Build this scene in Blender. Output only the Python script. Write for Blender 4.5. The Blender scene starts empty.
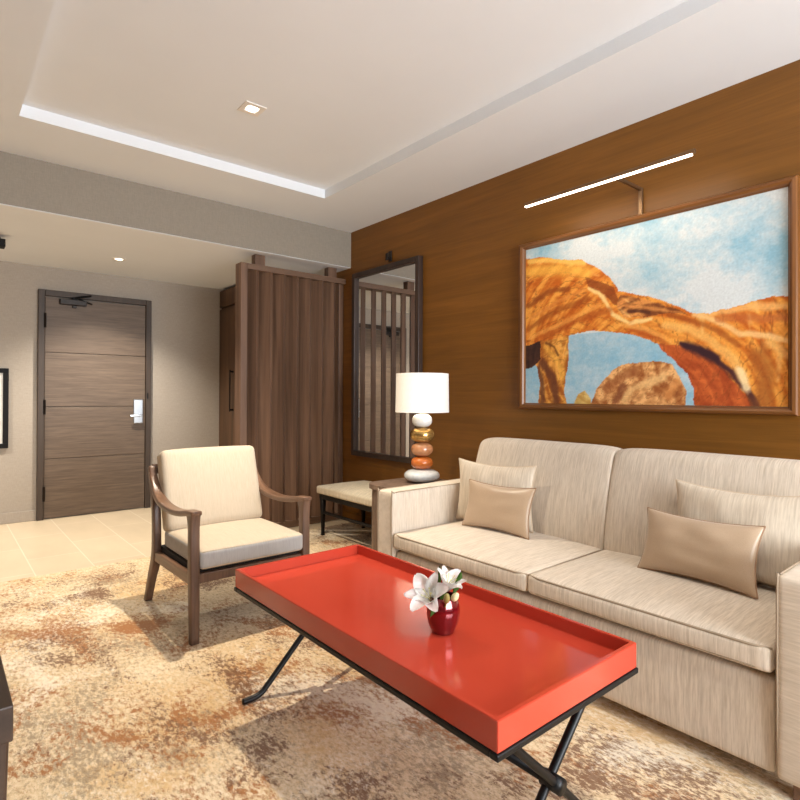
import bpy, bmesh, math, random
from mathutils import Vector, Matrix, noise
random.seed(7)
S = bpy.context.scene
C = S.collection
PI = math.pi

# ------------------------------------------------------------------ materials
def srgb(r, g, b):
    f = lambda c: (c/12.92 if c <= .04045 else ((c+.055)/1.055)**2.4)
    return (f(r/255), f(g/255), f(b/255), 1)

class NM:
    """small node-material builder"""
    def __init__(s, name, rough=.6, metal=0, coat=0, sheen=0, spec=.5):
        s.m = bpy.data.materials.new(name); s.m.use_nodes = True
        s.nt = s.m.node_tree; s.n = s.nt.nodes; s.l = s.nt.links
        s.b = s.n['Principled BSDF']
        s.b.inputs['Roughness'].default_value = rough
        s.b.inputs['Metallic'].default_value = metal
        s.b.inputs['Coat Weight'].default_value = coat
        s.b.inputs['Coat Roughness'].default_value = .04
        s.b.inputs['Sheen Weight'].default_value = sheen
        s.b.inputs['Specular IOR Level'].default_value = spec
        s.tc = s.n.new('ShaderNodeTexCoord')
    def mapped(s, scale=(1, 1, 1), rot=(0, 0, 0), loc=(0, 0, 0)):
        mp = s.n.new('ShaderNodeMapping')
        mp.inputs['Scale'].default_value = scale
        mp.inputs['Rotation'].default_value = rot
        mp.inputs['Location'].default_value = loc
        s.l.new(s.tc.outputs['Object'], mp.inputs['Vector'])
        return mp.outputs['Vector']
    def noise(s, vec, scale=1, detail=4, rough=.55, dist=0):
        t = s.n.new('ShaderNodeTexNoise')
        t.inputs['Scale'].default_value = scale; t.inputs['Detail'].default_value = detail
        t.inputs['Roughness'].default_value = rough; t.inputs['Distortion'].default_value = dist
        s.l.new(vec, t.inputs['Vector']); return t.outputs['Fac']
    def ramp(s, fac, stops):
        r = s.n.new('ShaderNodeValToRGB'); e = r.color_ramp.elements
        while len(e) < len(stops): e.new(.5)
        for i, (p, c) in enumerate(stops): e[i].position = p; e[i].color = c
        s.l.new(fac, r.inputs['Fac']); return r.outputs['Color']
    def mix(s, a, b, fac, mode='MIX'):
        x = s.n.new('ShaderNodeMix'); x.data_type = 'RGBA'; x.blend_type = mode
        def put(v, sock):
            if hasattr(v, 'links') or isinstance(v, bpy.types.NodeSocket): s.l.new(v, sock)
            else: sock.default_value = v
        put(fac, x.inputs['Factor']); put(a, x.inputs['A']); put(b, x.inputs['B'])
        return x.outputs['Result']
    def color(s, c):
        if isinstance(c, bpy.types.NodeSocket): s.l.new(c, s.b.inputs['Base Color'])
        else: s.b.inputs['Base Color'].default_value = c
        return s
    def bump(s, h, strength=.3, dist=.002):
        b = s.n.new('ShaderNodeBump'); b.inputs['Strength'].default_value = strength
        b.inputs['Distance'].default_value = dist
        s.l.new(h, b.inputs['Height']); s.l.new(b.outputs['Normal'], s.b.inputs['Normal'])
        return s

def G(v): return (v, v, v, 1)

def plain(name, rgb, rough=.5, metal=0, coat=0, var=.06, vs=14, **k):
    n = NM(name, rough, metal, coat, **k)
    c = srgb(*rgb); f = n.noise(n.mapped(), vs, 3)
    lo = tuple(x*(1-var) for x in c[:3])+(1,); hi = tuple(min(1, x*(1+var)) for x in c[:3])+(1,)
    return n.color(n.ramp(f, [(.3, lo), (.7, hi)])).m

def wood(name, dark, light, axis='z', rough=.45, fine=60, coarse=9, stretch=.05, coat=0, lo=.3, hi=.7, spec=.4):
    n = NM(name, rough, 0, coat, spec=spec)
    i = 'xyz'.index(axis)
    s1 = [1, 1, 1]; s1[i] = stretch
    s2 = [1, 1, 1]; s2[i] = stretch*.5
    f1 = n.noise(n.mapped(s1), coarse, 5, .6, .6)
    f2 = n.noise(n.mapped(s2), fine, 3, .6, .2)
    c1 = n.ramp(f1, [(lo, srgb(*dark)), (hi, srgb(*light))])
    c2 = n.ramp(f2, [(.3, G(.72)), (.65, G(1.08))])
    n.color(n.mix(c1, c2, .75, 'MULTIPLY'))
    n.bump(f2, .15, .001)
    return n.m

def fabric(name, rgb, axis, thr=.10, rough=.85, streak=150, rgb2=None, rot=0):
    """woven linen whose slubs run across the given axis"""
    n = NM(name, rough, 0, 0, sheen=.15, spec=.25)
    i = 'xyz'.index(axis)
    s1 = [.06, .06, .06]; s1[i] = 1
    f1 = n.noise(n.mapped(s1, (0, 0, rot)), streak, 3, .7)
    f2 = n.noise(n.mapped(s1, (0, 0, rot)), streak*.3, 3, .6)
    f3 = n.noise(n.mapped(), 600, 2, .6)
    c = srgb(*rgb); d = srgb(*(rgb2 or tuple(v*.80 for v in rgb)))
    base = n.ramp(f1, [(.33, d), (.6, c)])
    b2 = n.ramp(f2, [(.3, G(1-thr)), (.7, G(1.04))])
    n.color(n.mix(base, b2, .9, 'MULTIPLY'))
    n.bump(f3, .25, .001)
    return n.m

M = {}
def build_materials():
    M['ceiling'] = plain('ceiling_paint', (226, 229, 232), .8, var=.015, vs=2)
    M['trim_white'] = plain('white_trim_paint', (228, 222, 212), .5, var=.01)
    # linen wall covering
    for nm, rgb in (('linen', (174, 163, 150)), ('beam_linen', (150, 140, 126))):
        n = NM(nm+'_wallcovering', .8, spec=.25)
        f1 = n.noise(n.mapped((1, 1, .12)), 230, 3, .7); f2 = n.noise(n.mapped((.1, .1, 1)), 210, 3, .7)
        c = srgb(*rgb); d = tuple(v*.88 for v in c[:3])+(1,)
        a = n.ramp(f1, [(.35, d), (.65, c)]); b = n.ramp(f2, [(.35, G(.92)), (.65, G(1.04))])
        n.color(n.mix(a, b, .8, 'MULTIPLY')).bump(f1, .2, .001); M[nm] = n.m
    # teak veneer wall: grain runs along the wall
    n = NM('teak_veneer', .42, spec=.35)
    f1 = n.noise(n.mapped((1, .06, 1)), 14, 6, .6, .8); f2 = n.noise(n.mapped((1, .018, 1)), 130, 4, .65, .2)
    f3 = n.noise(n.mapped((1, .3, 1)), 2.2, 3)
    a = n.ramp(f1, [(.25, srgb(113, 72, 23)), (.5, srgb(126, 81, 27)), (.75, srgb(137, 89, 32))])
    b = n.ramp(f2, [(.3, G(.84)), (.65, G(1.05))]); cc = n.ramp(f3, [(.3, G(.9)), (.7, G(1.08))])
    n.color(n.mix(n.mix(a, b, .85, 'MULTIPLY'), cc, 1, 'MULTIPLY')).bump(f2, .1, .001); M['teak'] = n.m
    M['walnut'] = wood('walnut_slat', (84, 61, 46), (134, 102, 80), 'z', .45)
    M['walnut_h'] = wood('walnut_rail', (92, 68, 52), (136, 106, 84), 'x', .45)
    M['door_wood'] = wood('door_laminate', (92, 76, 62), (114, 96, 80), 'x', .5, 190, 46, .06)
    M['door_frame'] = wood('door_frame_wood', (58, 46, 37), (76, 62, 50), 'z', .5)
    M['wardrobe'] = wood('wardrobe_wood', (66, 46, 32), (108, 78, 54), 'z', .45)
    M['chair_wood'] = wood('chair_oak', (82, 60, 48), (118, 90, 72), 'z', .38, 90, 14, .12)
    M['chair_arm'] = wood('chair_arm_oak', (92, 66, 50), (132, 100, 78), 'y', .34, 90, 14, .12)
    M['side_wood'] = wood('side_table_oak', (96, 76, 62), (140, 116, 100), 'z', .4, 110, 18, .06)
    M['desk_wood'] = wood('desk_wood', (48, 35, 27), (70, 52, 41), 'y', .4)
    M['bench_leg'] = plain('bench_black_wood', (18, 13, 11), .5, spec=.25)
    M['frame_wood'] = wood('picture_frame_wood', (98, 58, 24), (136, 86, 40), 'y', .3, 70, 10, .08)
    M['frame_wood_v'] = wood('picture_frame_wood_v', (98, 58, 24), (136, 86, 40), 'z', .3, 70, 10, .08)
    M['mirror_frame'] = wood('mirror_frame_wood', (46, 34, 29), (70, 54, 46), 'z', .35)
    M['sofa'] = fabric('sofa_linen', (218, 204, 186), 'y', rgb2=(194, 178, 158), streak=190)
    M['sofa_side'] = fabric('sofa_linen_sides', (218, 204, 186), 'x', rgb2=(198, 182, 162), streak=190, rot=PI/4)
    M['sofa_arm'] = fabric('sofa_linen_crosswise', (218, 204, 186), 'z', rgb2=(200, 185, 165), streak=170)
    M['piping'] = plain('sofa_piping', (160, 142, 120), .8)
    M['pillow_linen'] = fabric('pillow_linen', (214, 200, 180), 'y', .08, rgb2=(192, 176, 155), streak=150)
    n = NM('tan_satin', .36, sheen=.3, spec=.5)
    f = n.noise(n.mapped(), 500, 2); n.color(n.ramp(f, [(.3, srgb(172, 146, 118)), (.7, srgb(184, 158, 130))])).bump(f, .1, .0005); M['satin'] = n.m
    M['chair_fabric'] = fabric('chair_linen', (196, 180, 158), 'x', .03, rgb2=(186, 170, 147), streak=300)
    M['chair_cool_lit'] = fabric('chair_linen_cool_lit', (172, 168, 165), 'x', .04, rgb2=(160, 156, 153), streak=300)  # cushion sides: cool light painted in as a greyer copy of the linen
    M['bench_fabric'] = fabric('bench_fabric', (216, 204, 180), 'y', .05, streak=200)
    # carpet
    n = NM('mottled_carpet', .95, sheen=.2, spec=.1)
    v = n.mapped((1, 1, 1), (0, 0, .35)); vs = n.mapped((1, .55, 1), (0, 0, .3))
    base = n.ramp(n.noise(v, 2.6, 5, .65, .5), [(.32, srgb(190, 162, 122)), (.5, srgb(208, 183, 145)), (.68, srgb(220, 201, 170))])
    spk = n.ramp(n.noise(vs, 60, 6, .8), [(.36, srgb(128, 98, 66)), (.5, srgb(222, 198, 160)), (.66, srgb(244, 230, 206))])
    c = n.mix(base, spk, .5)
    def fleck(c, col, sc, off, fsc, foff, lo, hi, w=.5, st=1):
        big = n.noise(n.mapped((1, .75, 1), (0, 0, .3), off), sc, 4, .6, .6)
        fine = n.noise(n.mapped((1, .5, 1), (0, 0, .3), foff), fsc, 6, .75, .3)
        k = n.mix(big, fine, w)
        return n.mix(c, srgb(*col), n.ramp(k, [(lo, G(0)), (hi, G(st))]))
    c = fleck(c, (202, 160, 98), 1.6, (51, 3, 0), 46, (37, 3, 0), .50, .60, .4, .6)
    c = fleck(c, (138, 118, 92), 1.7, (11, 5, 0), 66, (2, 9, 0), .52, .59, .46, .8)
    c = fleck(c, (154, 98, 46), 2.3, (3.1, 1.7, 0), 60, (7, 3, 0), .515, .568, .44, .95)
    c = fleck(c, (112, 74, 44), 3.0, (23, 31, 0), 70, (17, 23, 0), .54, .585, .46, .9)
    c = fleck(c, (236, 224, 202), 2.0, (41, 13, 0), 62, (27, 13, 0), .53, .60, .46, .75)
    n.color(c).bump(n.noise(v, 220, 3, .7), .5, .004); M['carpet'] = n.m
    # entry tile
    n = NM('cream_tile', .3, spec=.4)
    br = n.n.new('ShaderNodeTexBrick'); n.l.new(n.mapped((1, 1, 1), (0, 0, PI/2), (-.05, .163, 0)), br.inputs['Vector'])
    br.offset = .5; br.inputs['Scale'].default_value = 1
    br.inputs['Brick Width'].default_value = .75; br.inputs['Row Height'].default_value = .345
    br.inputs['Mortar Size'].default_value = .004; br.inputs['Mortar Smooth'].default_value = .1
    br.inputs['Color1'].default_value = srgb(212, 193, 164); br.inputs['Color2'].default_value = srgb(206, 187, 158)
    br.inputs['Mortar'].default_value = srgb(226, 212, 188)
    f = n.ramp(n.noise(n.mapped((1, .4, 1)), 5, 4), [(.3, G(.93)), (.7, G(1.04))])
    n.color(n.mix(br.outputs['Color'], f, 1, 'MULTIPLY')); M['tile'] = n.m
    # lacquer
    n = NM('red_lacquer', .14, coat=.2, spec=.4)
    f = n.noise(n.mapped(), 3, 2); n.color(n.ramp(f, [(.3, srgb(184, 64, 46)), (.7, srgb(190, 69, 50))])); M['lacquer'] = n.m
    M['iron'] = plain('blackened_iron', (14, 14, 15), .42, .1, spec=.35)
    M['steel'] = plain('satin_steel', (190, 192, 194), .28, 1)
    M['bronze'] = plain('bronze_metal', (128, 100, 72), .35, .8)
    M['black'] = plain('black_metal', (14, 12, 11), .6, .0, spec=.2)
    M['hinge'] = plain('dark_hinge_metal', (40, 32, 26), .35, .7)
    M['closer'] = plain('dark_bronze_metal', (40, 31, 25), .45, .3)
    M['shade'] = None
    n = NM('lamp_shade_linen', .8); f = n.noise(n.mapped((1, 1, .2)), 200, 2)
    n.color(n.ramp(f, [(.3, srgb(232, 228, 220)), (.7, srgb(240, 236, 228))]))
    n.b.inputs['Emission Color'].default_value = srgb(255, 244, 226); n.b.inputs['Emission Strength'].default_value = .08
    M['shade'] = n.m
    def stone(nm, a, b, rough=.18, metal=0, sc=14):
        n = NM(nm, rough, metal, .5 if not metal else 0)
        f = n.noise(n.mapped((1, 1, 1.6)), sc, 5, .6, 1.2); return n.color(n.ramp(f, [(.3, srgb(*a)), (.7, srgb(*b))])).m
    M['stone_white'] = stone('white_stone', (206, 208, 208), (232, 232, 230))
    M['stone_gold'] = stone('gold_leaf_stone', (150, 104, 44), (226, 190, 120), .2, .75)
    M['stone_pink'] = stone('terracotta_pink_stone', (166, 106, 66), (196, 142, 102))
    M['stone_orange'] = stone('orange_stone', (176, 84, 28), (206, 118, 56))
    M['stone_pale'] = stone('pale_blue_grey_stone', (190, 196, 198), (222, 224, 222))
    n = NM('mirror_glass', .0, 1); f = n.noise(n.mapped(), 1, 1)
    n.color(n.ramp(f, [(.3, G(.80)), (.7, G(.81))])); M['mirror'] = n.m
    n = NM('ruby_mercury_glass', .1, .6, 1); f = n.noise(n.mapped((1, 1, .3)), 30, 3)
    n.color(n.ramp(f, [(.3, srgb(104, 16, 24)), (.7, srgb(140, 28, 36))])); M['vase'] = n.m
    n = NM('lily_petal', .55, sheen=.1); f = n.noise(n.mapped(), 40, 3)
    n.color(n.ramp(f, [(.3, srgb(244, 242, 238)), (.7, srgb(253, 252, 250))])); n.b.inputs['Subsurface Weight'].default_value = .15
    n.b.inputs['Subsurface Radius'].default_value = (.01, .01, .008); M['petal'] = n.m
    M['leaf'] = plain('lily_leaf', (76, 116, 40), .45, var=.3, vs=40)
    M['stem'] = plain('lily_stem', (104, 132, 62), .5)
    M['bud_green'] = plain('green_bud', (140, 128, 70), .5, var=.25, vs=50)
    M['bud_cream'] = plain('cream_bud', (224, 218, 168), .5, var=.15, vs=50)
    M['stamen'] = plain('stamen_yellow', (206, 196, 120), .6)
    M['art_paper'] = plain('grey_art_paper', (186, 180, 172), .6, var=.1, vs=3)
    M['mat'] = plain('white_mat_board', (232, 228, 220), .7)
    M['seat_dark'] = plain('dark_webbing', (34, 27, 23), .8)
    M['added_window'] = plain('window_frame_white', (225, 222, 216), .4)
    def emit(nm, rgb, st):
        n = NM(nm, .5); f = n.noise(n.mapped(), 5, 1)
        n.color(n.ramp(f, [(.3, G(.9)), (.7, G(.92))])); n.b.inputs['Emission Color'].default_value = srgb(*rgb)
        n.b.inputs['Emission Strength'].default_value = st; return n.m
    M['led'] = emit('led_diffuser', (255, 238, 214), 5)
    M['lens'] = emit('downlight_lens', (255, 240, 216), 6)
build_materials()

# ------------------------------------------------------------------ object helpers
def wloc(o):
    v = Vector((0, 0, 0))
    while o is not None: v += o.location; o = o.parent
    return v

def obj(name, bm, mat, parent=None, smooth=False, loc=None):
    """link a bmesh (world coordinates) as one mesh object under parent; loc sets the origin of a top-level mesh"""
    me = bpy.data.meshes.new(name)
    base = wloc(parent) if parent else Vector(loc or (0, 0, 0))
    bmesh.ops.recalc_face_normals(bm, faces=bm.faces)
    for v in bm.verts: v.co -= base
    bm.to_mesh(me); bm.free()
    for m in (mat if isinstance(mat, (list, tuple)) else [mat]): me.materials.append(m)
    if smooth:
        for p in me.polygons: p.use_smooth = True
    o = bpy.data.objects.new(name, me); C.objects.link(o)
    if parent: o.parent = parent
    else: o.location = base
    return o

def smooth_angle(o, deg=40):
    bm = bmesh.new(); bm.from_mesh(o.data); a = math.radians(deg)
    for f in bm.faces: f.smooth = True
    for e in bm.edges:
        if len(e.link_faces) == 2: e.smooth = e.calc_face_angle(0) < a
    bm.to_mesh(o.data); bm.free(); return o

def tag(o, label=None, cat=None, group=None, kind=None):
    if label: o['label'] = label
    if cat: o['category'] = cat
    if group: o['group'] = group
    if kind: o['kind'] = kind
    return o

def thing(name, label, cat, loc, group=None):
    o = bpy.data.objects.new(name, None); C.objects.link(o); o.empty_display_size = .1
    o.location = loc; return tag(o, label, cat, group)

def struct(name, bm, mat, parent=None, **k):
    o = obj(name, bm, mat, parent, **k)
    if not parent: o['kind'] = 'structure'
    return o

def copy_tree(o, parent=None):
    c = o.copy(); C.objects.link(c)
    if parent: c.parent = parent
    for ch in list(o.children): copy_tree(ch, c)
    return c

# ------------------------------------------------------------------ shape helpers
def bx(x0, x1, y0, y1, z0, z1, bev=0, seg=2, bm=None, mat=None):
    bm = bm or bmesh.new()
    r = bmesh.ops.create_cube(bm, size=1)
    vs = r['verts']
    for v in vs:
        v.co = Vector(((x0+x1)/2+v.co.x*(x1-x0), (y0+y1)/2+v.co.y*(y1-y0), (z0+z1)/2+v.co.z*(z1-z0)))
    if mat is not None:
        for v in vs: v.co = mat @ v.co
    if bev:
        es = {e for v in vs for e in v.link_edges}
        bmesh.ops.bevel(bm, geom=list(es), offset=bev, segments=seg, affect='EDGES', profile=.5)
    return bm

def sweep(pts, sizes, bm=None, up=(1, 0, 0), round_=.3, n=16, ellip=False):
    """sweep a rounded rectangle (or ellipse) along pts; sizes = (width along up, width across)"""
    bm = bm or bmesh.new(); up = Vector(up).normalized(); rings = []
    pts = [Vector(p) for p in pts]
    for i, p in enumerate(pts):
        t = (pts[min(i+1, len(pts)-1)]-pts[max(i-1, 0)]).normalized()
        b = (up-t*up.dot(t)).normalized(); c = t.cross(b)
        w, h = sizes[i] if isinstance(sizes[0], (list, tuple)) else sizes
        ring = []
        for k in range(n):
            a = 2*PI*(k+.5)/n; ca, sa = math.cos(a), math.sin(a)
            if ellip: x, y = ca, sa
            else:
                e = .32
                x = math.copysign(abs(ca)**e, ca); y = math.copysign(abs(sa)**e, sa)
            ring.append(bm.verts.new(p+b*(x*w/2)+c*(y*h/2)))
        rings.append(ring)
    for a, b in zip(rings, rings[1:]):
        for k in range(n): bm.faces.new((a[k], a[(k+1) % n], b[(k+1) % n], b[k]))
    bm.faces.new(rings[0]); bm.faces.new(rings[-1])
    return bm

def tube(pts, r, bm=None, n=10):
    up = (1, 0, 0) if abs((Vector(pts[-1])-Vector(pts[0])).normalized().x) < .9 else (0, 0, 1)
    rr = r if isinstance(r, (list, tuple)) else [r]*len(pts)
    return sweep(pts, [(2*a, 2*a) for a in rr], bm, up, n=n, ellip=True)

def spline(ctrl, k=6):
    """Catmull-Rom through tuples of any length"""
    out = []; P = [ctrl[0]]+list(ctrl)+[ctrl[-1]]
    for i in range(1, len(P)-2):
        for j in range(k):
            t = j/k
            out.append(tuple(.5*((2*b)+(-a+c)*t+(2*a-5*b+4*c-d)*t*t+(-a+3*b-3*c+d)*t**3)
                             for a, b, c, d in zip(P[i-1], P[i], P[i+1], P[i+2])))
    out.append(tuple(ctrl[-1])); return out

def lathe(prof, cx, cy, n=40, bm=None, flute=0, nf=0):
    bm = bm or bmesh.new(); rings = []
    for r, z in prof:
        if r < 1e-5: rings.append([bm.verts.new((cx, cy, z))])
        else: rings.append([bm.verts.new((cx+r*(1+flute*math.cos(nf*2*PI*k/n))*math.cos(2*PI*k/n), cy+r*(1+flute*math.cos(nf*2*PI*k/n))*math.sin(2*PI*k/n), z)) for k in range(n)])
    for a, b in zip(rings, rings[1:]):
        for k in range(n):
            j = (k+1) % n
            if len(a) == 1 and len(b) == 1: continue
            if len(a) == 1: bm.faces.new((a[0], b[j], b[k]))
            elif len(b) == 1: bm.faces.new((a[k], a[j], b[0]))
            else: bm.faces.new((a[k], a[j], b[j], b[k]))
    return bm

def soft_box(x0, x1, y0, y1, z0, z1, r, crown=(0, 0, 0), n=14, bm=None):
    """rounded upholstered block; crown puffs the faces of each axis (a pair gives the low and high side)"""
    bm = bm or bmesh.new()
    c = Vector(((x0+x1)/2, (y0+y1)/2, (z0+z1)/2)); h = Vector(((x1-x0)/2, (y1-y0)/2, (z1-z0)/2))
    tmp = bmesh.new(); bmesh.ops.create_cube(tmp, size=2)
    bmesh.ops.subdivide_edges(tmp, edges=tmp.edges[:], cuts=n, use_grid_fill=True)
    vm = {}
    for v in tmp.verts:
        q = v.co.copy()
        # push samples towards the edges so the rounding has enough rings
        for i in range(3): q[i] = math.copysign(1-(1-abs(q[i]))**1.6, q[i])
        p = Vector(tuple(q[i]*h[i] for i in range(3)))
        inner = Vector(tuple(max(-(h[i]-r), min(h[i]-r, p[i])) for i in range(3)))
        d = p-inner
        if d.length > 1e-9: p = inner+d.normalized()*r
        u = [p[i]/h[i] for i in range(3)]
        for i in range(3):
            cr = crown[i]; lo, hi = cr if isinstance(cr, tuple) else (cr, cr)
            a, b = (i+1) % 3, (i+2) % 3
            k = max(0, 1-abs(u[a])**2.4)*max(0, 1-abs(u[b])**2.4)
            p[i] += (hi if u[i] > 0 else -lo)*k*min(1, abs(u[i])*1.2)
        vm[v] = bm.verts.new(p+c)
    for f in tmp.faces: bm.faces.new([vm[v] for v in f.verts])
    tmp.free(); return bm

def loop_tube(pts, r, bm=None, n=8):
    return tube(list(pts)+[pts[0]], r, bm, n)

def pillow(o, ax, az, T, n=26, pinch=.085, seed=0, ear=.012):
    """throw pillow: o bottom-left corner, ax width vector, az height vector, T thickness"""
    ax, az = Vector(ax), Vector(az); w, hh = ax.length, az.length
    nr = ax.normalized().cross(az.normalized()).normalized()
    bm = bmesh.new(); o = Vector(o); side = []
    for s in (1, -1):
        g = {}
        for i in range(n+1):
            for j in range(n+1):
                u = -math.cos(PI*i/n); v = -math.cos(PI*j/n)
                x = u*(1-pinch*(1-v*v)*(abs(u)**2)*1.0); y = v*(1-pinch*1.6*(1-u*u)*(abs(v)**2))
                t = T*.5*((1-u*u)**.42)*((1-v*v)**.42)
                wr = noise.noise(Vector((u*2.2+seed, v*2.2, s*3+seed)))*.006*(1-u*u)*(1-v*v)*2
                p = o+ax*(.5+x*.5)+az*(.5+y*.5)+nr*(s*t+wr*s)
                if s == -1 and (i in (0, n) or j in (0, n)): g[i, j] = side[0][i, j]
                else: g[i, j] = bm.verts.new(p)
        side.append(g)
        for i in range(n):
            for j in range(n):
                q = (g[i, j], g[i+1, j], g[i+1, j+1], g[i, j+1]); bm.faces.new(q if s == 1 else q[::-1])
    g = side[0]
    edge = [g[i, 0].co.copy() for i in range(n)]+[g[n, j].co.copy() for j in range(n)]+[g[i, n].co.copy() for i in range(n, 0, -1)]+[g[0, j].co.copy() for j in range(n, 0, -1)]
    return bm, edge

# ------------------------------------------------------------------ the room
XW, YB, YD, HC, HE, HT = 3.08, 4.42, 6.30, 2.775, 2.432, 2.845
XL, YN = -3.2, -2.7
struct('floor', bx(XL-.1, XW+.1, 4.355, YD+.1, -.1, 0), M['tile'])
struct('floor_carpet', bx(XL-.1, XW+.1, YN-.1, 4.355, -.1, .002), M['carpet'])
struct('wall_right', bx(XW, XW+.1, YN, YD+.1, 0, HC+.2), M['teak'])
struct('wall_back', bx(XL, XW, YD, YD+.1, 0, HE+.1), M['linen'])
struct('wall_left', bx(XL-.1, XL, YN, YD, 0, HC+.2), M['wardrobe'])  # unseen wall, given dark wood to cut light bounced from the left
# near wall, behind the camera, with a wide window added to light the room
bm = bx(XL, .2, YN-.1, YN, 0, HC+.2); bx(3.0, XW, YN-.1, YN, 0, HC+.2, bm=bm)
bx(.2, 3.0, YN-.1, YN, 0, .35, bm=bm); bx(.2, 3.0, YN-.1, YN, 2.5, HC+.2, bm=bm)
struct('wall_near', bm, M['linen'])
bm = bmesh.new()
for x in (.2, 1.57, 2.94): bx(x, x+.06, YN-.08, YN-.02, .35, 2.5, bm=bm)
for z in (.35, 2.44): bx(.2, 3.0, YN-.08, YN-.02, z, z+.06, bm=bm)
struct('added_window_1', bm, M['added_window'])
# dropped beam with the linen face, over the entry
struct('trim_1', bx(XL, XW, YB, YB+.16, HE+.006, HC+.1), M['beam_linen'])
struct('ceiling_entry', bx(XL, XW, YB+.002, YD, HE, HE+.004), M['ceiling'])
# living-room ceiling with a shallow tray
TX0, TX1, TY0, TY1 = .36, 2.385, -1.4, 3.79
bm = bmesh.new()
bx(XL, TX0, YN, YB, HC, HC+.14, bm=bm); bx(TX1, XW, YN, YB, HC, HC+.14, bm=bm)
bx(TX0, TX1, TY1, YB, HC, HC+.14, bm=bm); bx(TX0, TX1, YN, TY0, HC, HC+.14, bm=bm)
bx(TX0, TX1, TY0, TY1, HT, HC+.14, bm=bm)
struct('ceiling', bm, M['ceiling'])
struct('baseboard_back', bx(XL, .757, YD-.014, YD, .001, .10, .003), M['linen'])
struct('baseboard_right', bx(1.78, 2.5, YD-.014, YD, .001, .10, .003), M['linen'])
struct('baseboard_side', bx(XW-.014, XW, 3.0, 4.49, .003, .09, .003), M['teak'])

# entry door
d = tag(bpy.data.objects.new('door_1', None), 'grey-brown grooved wooden entry door in a dark wood frame', None, None, 'structure'); C.objects.link(d)
d.location = (1.265, YD, 0)
bm = bx(.757, .812, YD-.05, YD, .001, 2.205, .004); bx(1.724, 1.778, YD-.05, YD, .001, 2.205, .004, bm=bm); bx(.812, 1.724, YD-.05, YD, 2.148, 2.205, .004, bm=bm)
obj('door_frame', bm, M['door_frame'], d)
bm = bmesh.new(); zs = [.008, .579, 1.08, 1.605, 2.144]
for a, b in zip(zs, zs[1:]): bx(.815, 1.721, YD-.03, YD-.002, a+.004, b-.004, .003, bm=bm)
bx(.818, 1.718, YD-.022, YD-.004, .01, 2.14, bm=bm)
leaf = obj('door_leaf', bm, M['door_wood'], d)
for z in (.25, 1.08, 1.91): obj('hinge', tube([(.812, YD-.05, z-.07), (.812, YD-.05, z+.07)], .011), M['hinge'], d)
bm = bx(1.605, 1.70, YD-.05, YD-.03, .90, 1.155, .008, 3)
lp = obj('lock_plate', bm, M['steel'], leaf)
bm = tube([(1.665, YD-.05, .985), (1.665, YD-.095, .985)], .016, n=14); sweep([(1.68, YD-.095, .985), (1.62, YD-.097, .985), (1.565, YD-.09, .982)], (.022, .016), bm, up=(0, 0, 1))
smooth_angle(obj('lever_handle', bm, M['steel'], leaf))
obj('lock_cover', lathe([(0, 0), (.03, 0), (.03, .012), (.022, .018), (0, .018)], 0, 0, 24), M['steel'], leaf)
lc = bpy.data.objects['lock_cover']; lc.rotation_euler = (PI/2, 0, 0); lc.location = (.4, -.05, .94); 
obj('strike_plate', bx(1.735, 1.75, YD-.053, YD-.049, 1.16, 1.22), M['black'], d)
bm = bx(.93, 1.16, YD-.085, YD-.03, 2.075, 2.13, .006)
cl = obj('door_closer', bm, M['closer'], leaf)
bm = sweep([(1.05, YD-.09, 2.14), (1.09, YD-.12, 2.15), (1.2, YD-.055, 2.185)], (.02, .012), up=(0, 0, 1)); bx(1.03, 1.075, YD-.1, YD-.07, 2.125, 2.15, bm=bm)
sweep([(1.06, YD-.1, 2.145), (1.21, YD-.06, 2.10)], (.014, .012), bm, up=(0, 0, 1))
obj('closer_arm', bm, M['black'], leaf)
obj('door_sensor', bx(1.04, 1.075, YD-.06, YD-.03, 2.05, 2.074, .003), M['closer'], leaf)

# ------------------------------------------------------------------ wall pieces
# framed picture at the far left on the door wall
t = thing('framed_picture', 'thin black framed picture on the grey wall left of the entry door', 'picture', (.18, YD, .70))
bm = bx(-.17, .533, YD-.03, YD-.002, 1.397, 1.44, .003); bx(-.17, .533, YD-.03, YD-.002, .702, .745, .003, bm=bm)
bx(-.17, -.127, YD-.03, YD-.002, .745, 1.397, .003, bm=bm); bx(.49, .533, YD-.03, YD-.002, .745, 1.397, .003, bm=bm)
obj('frame', bm, M['black'], t); obj('mat_board', bx(-.127, .49, YD-.012, YD-.004, .745, 1.397), M['mat'], t)
obj('print', bx(-.06, .44, YD-.016, YD-.0125, .80, 1.34), M['art_paper'], t)

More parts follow.
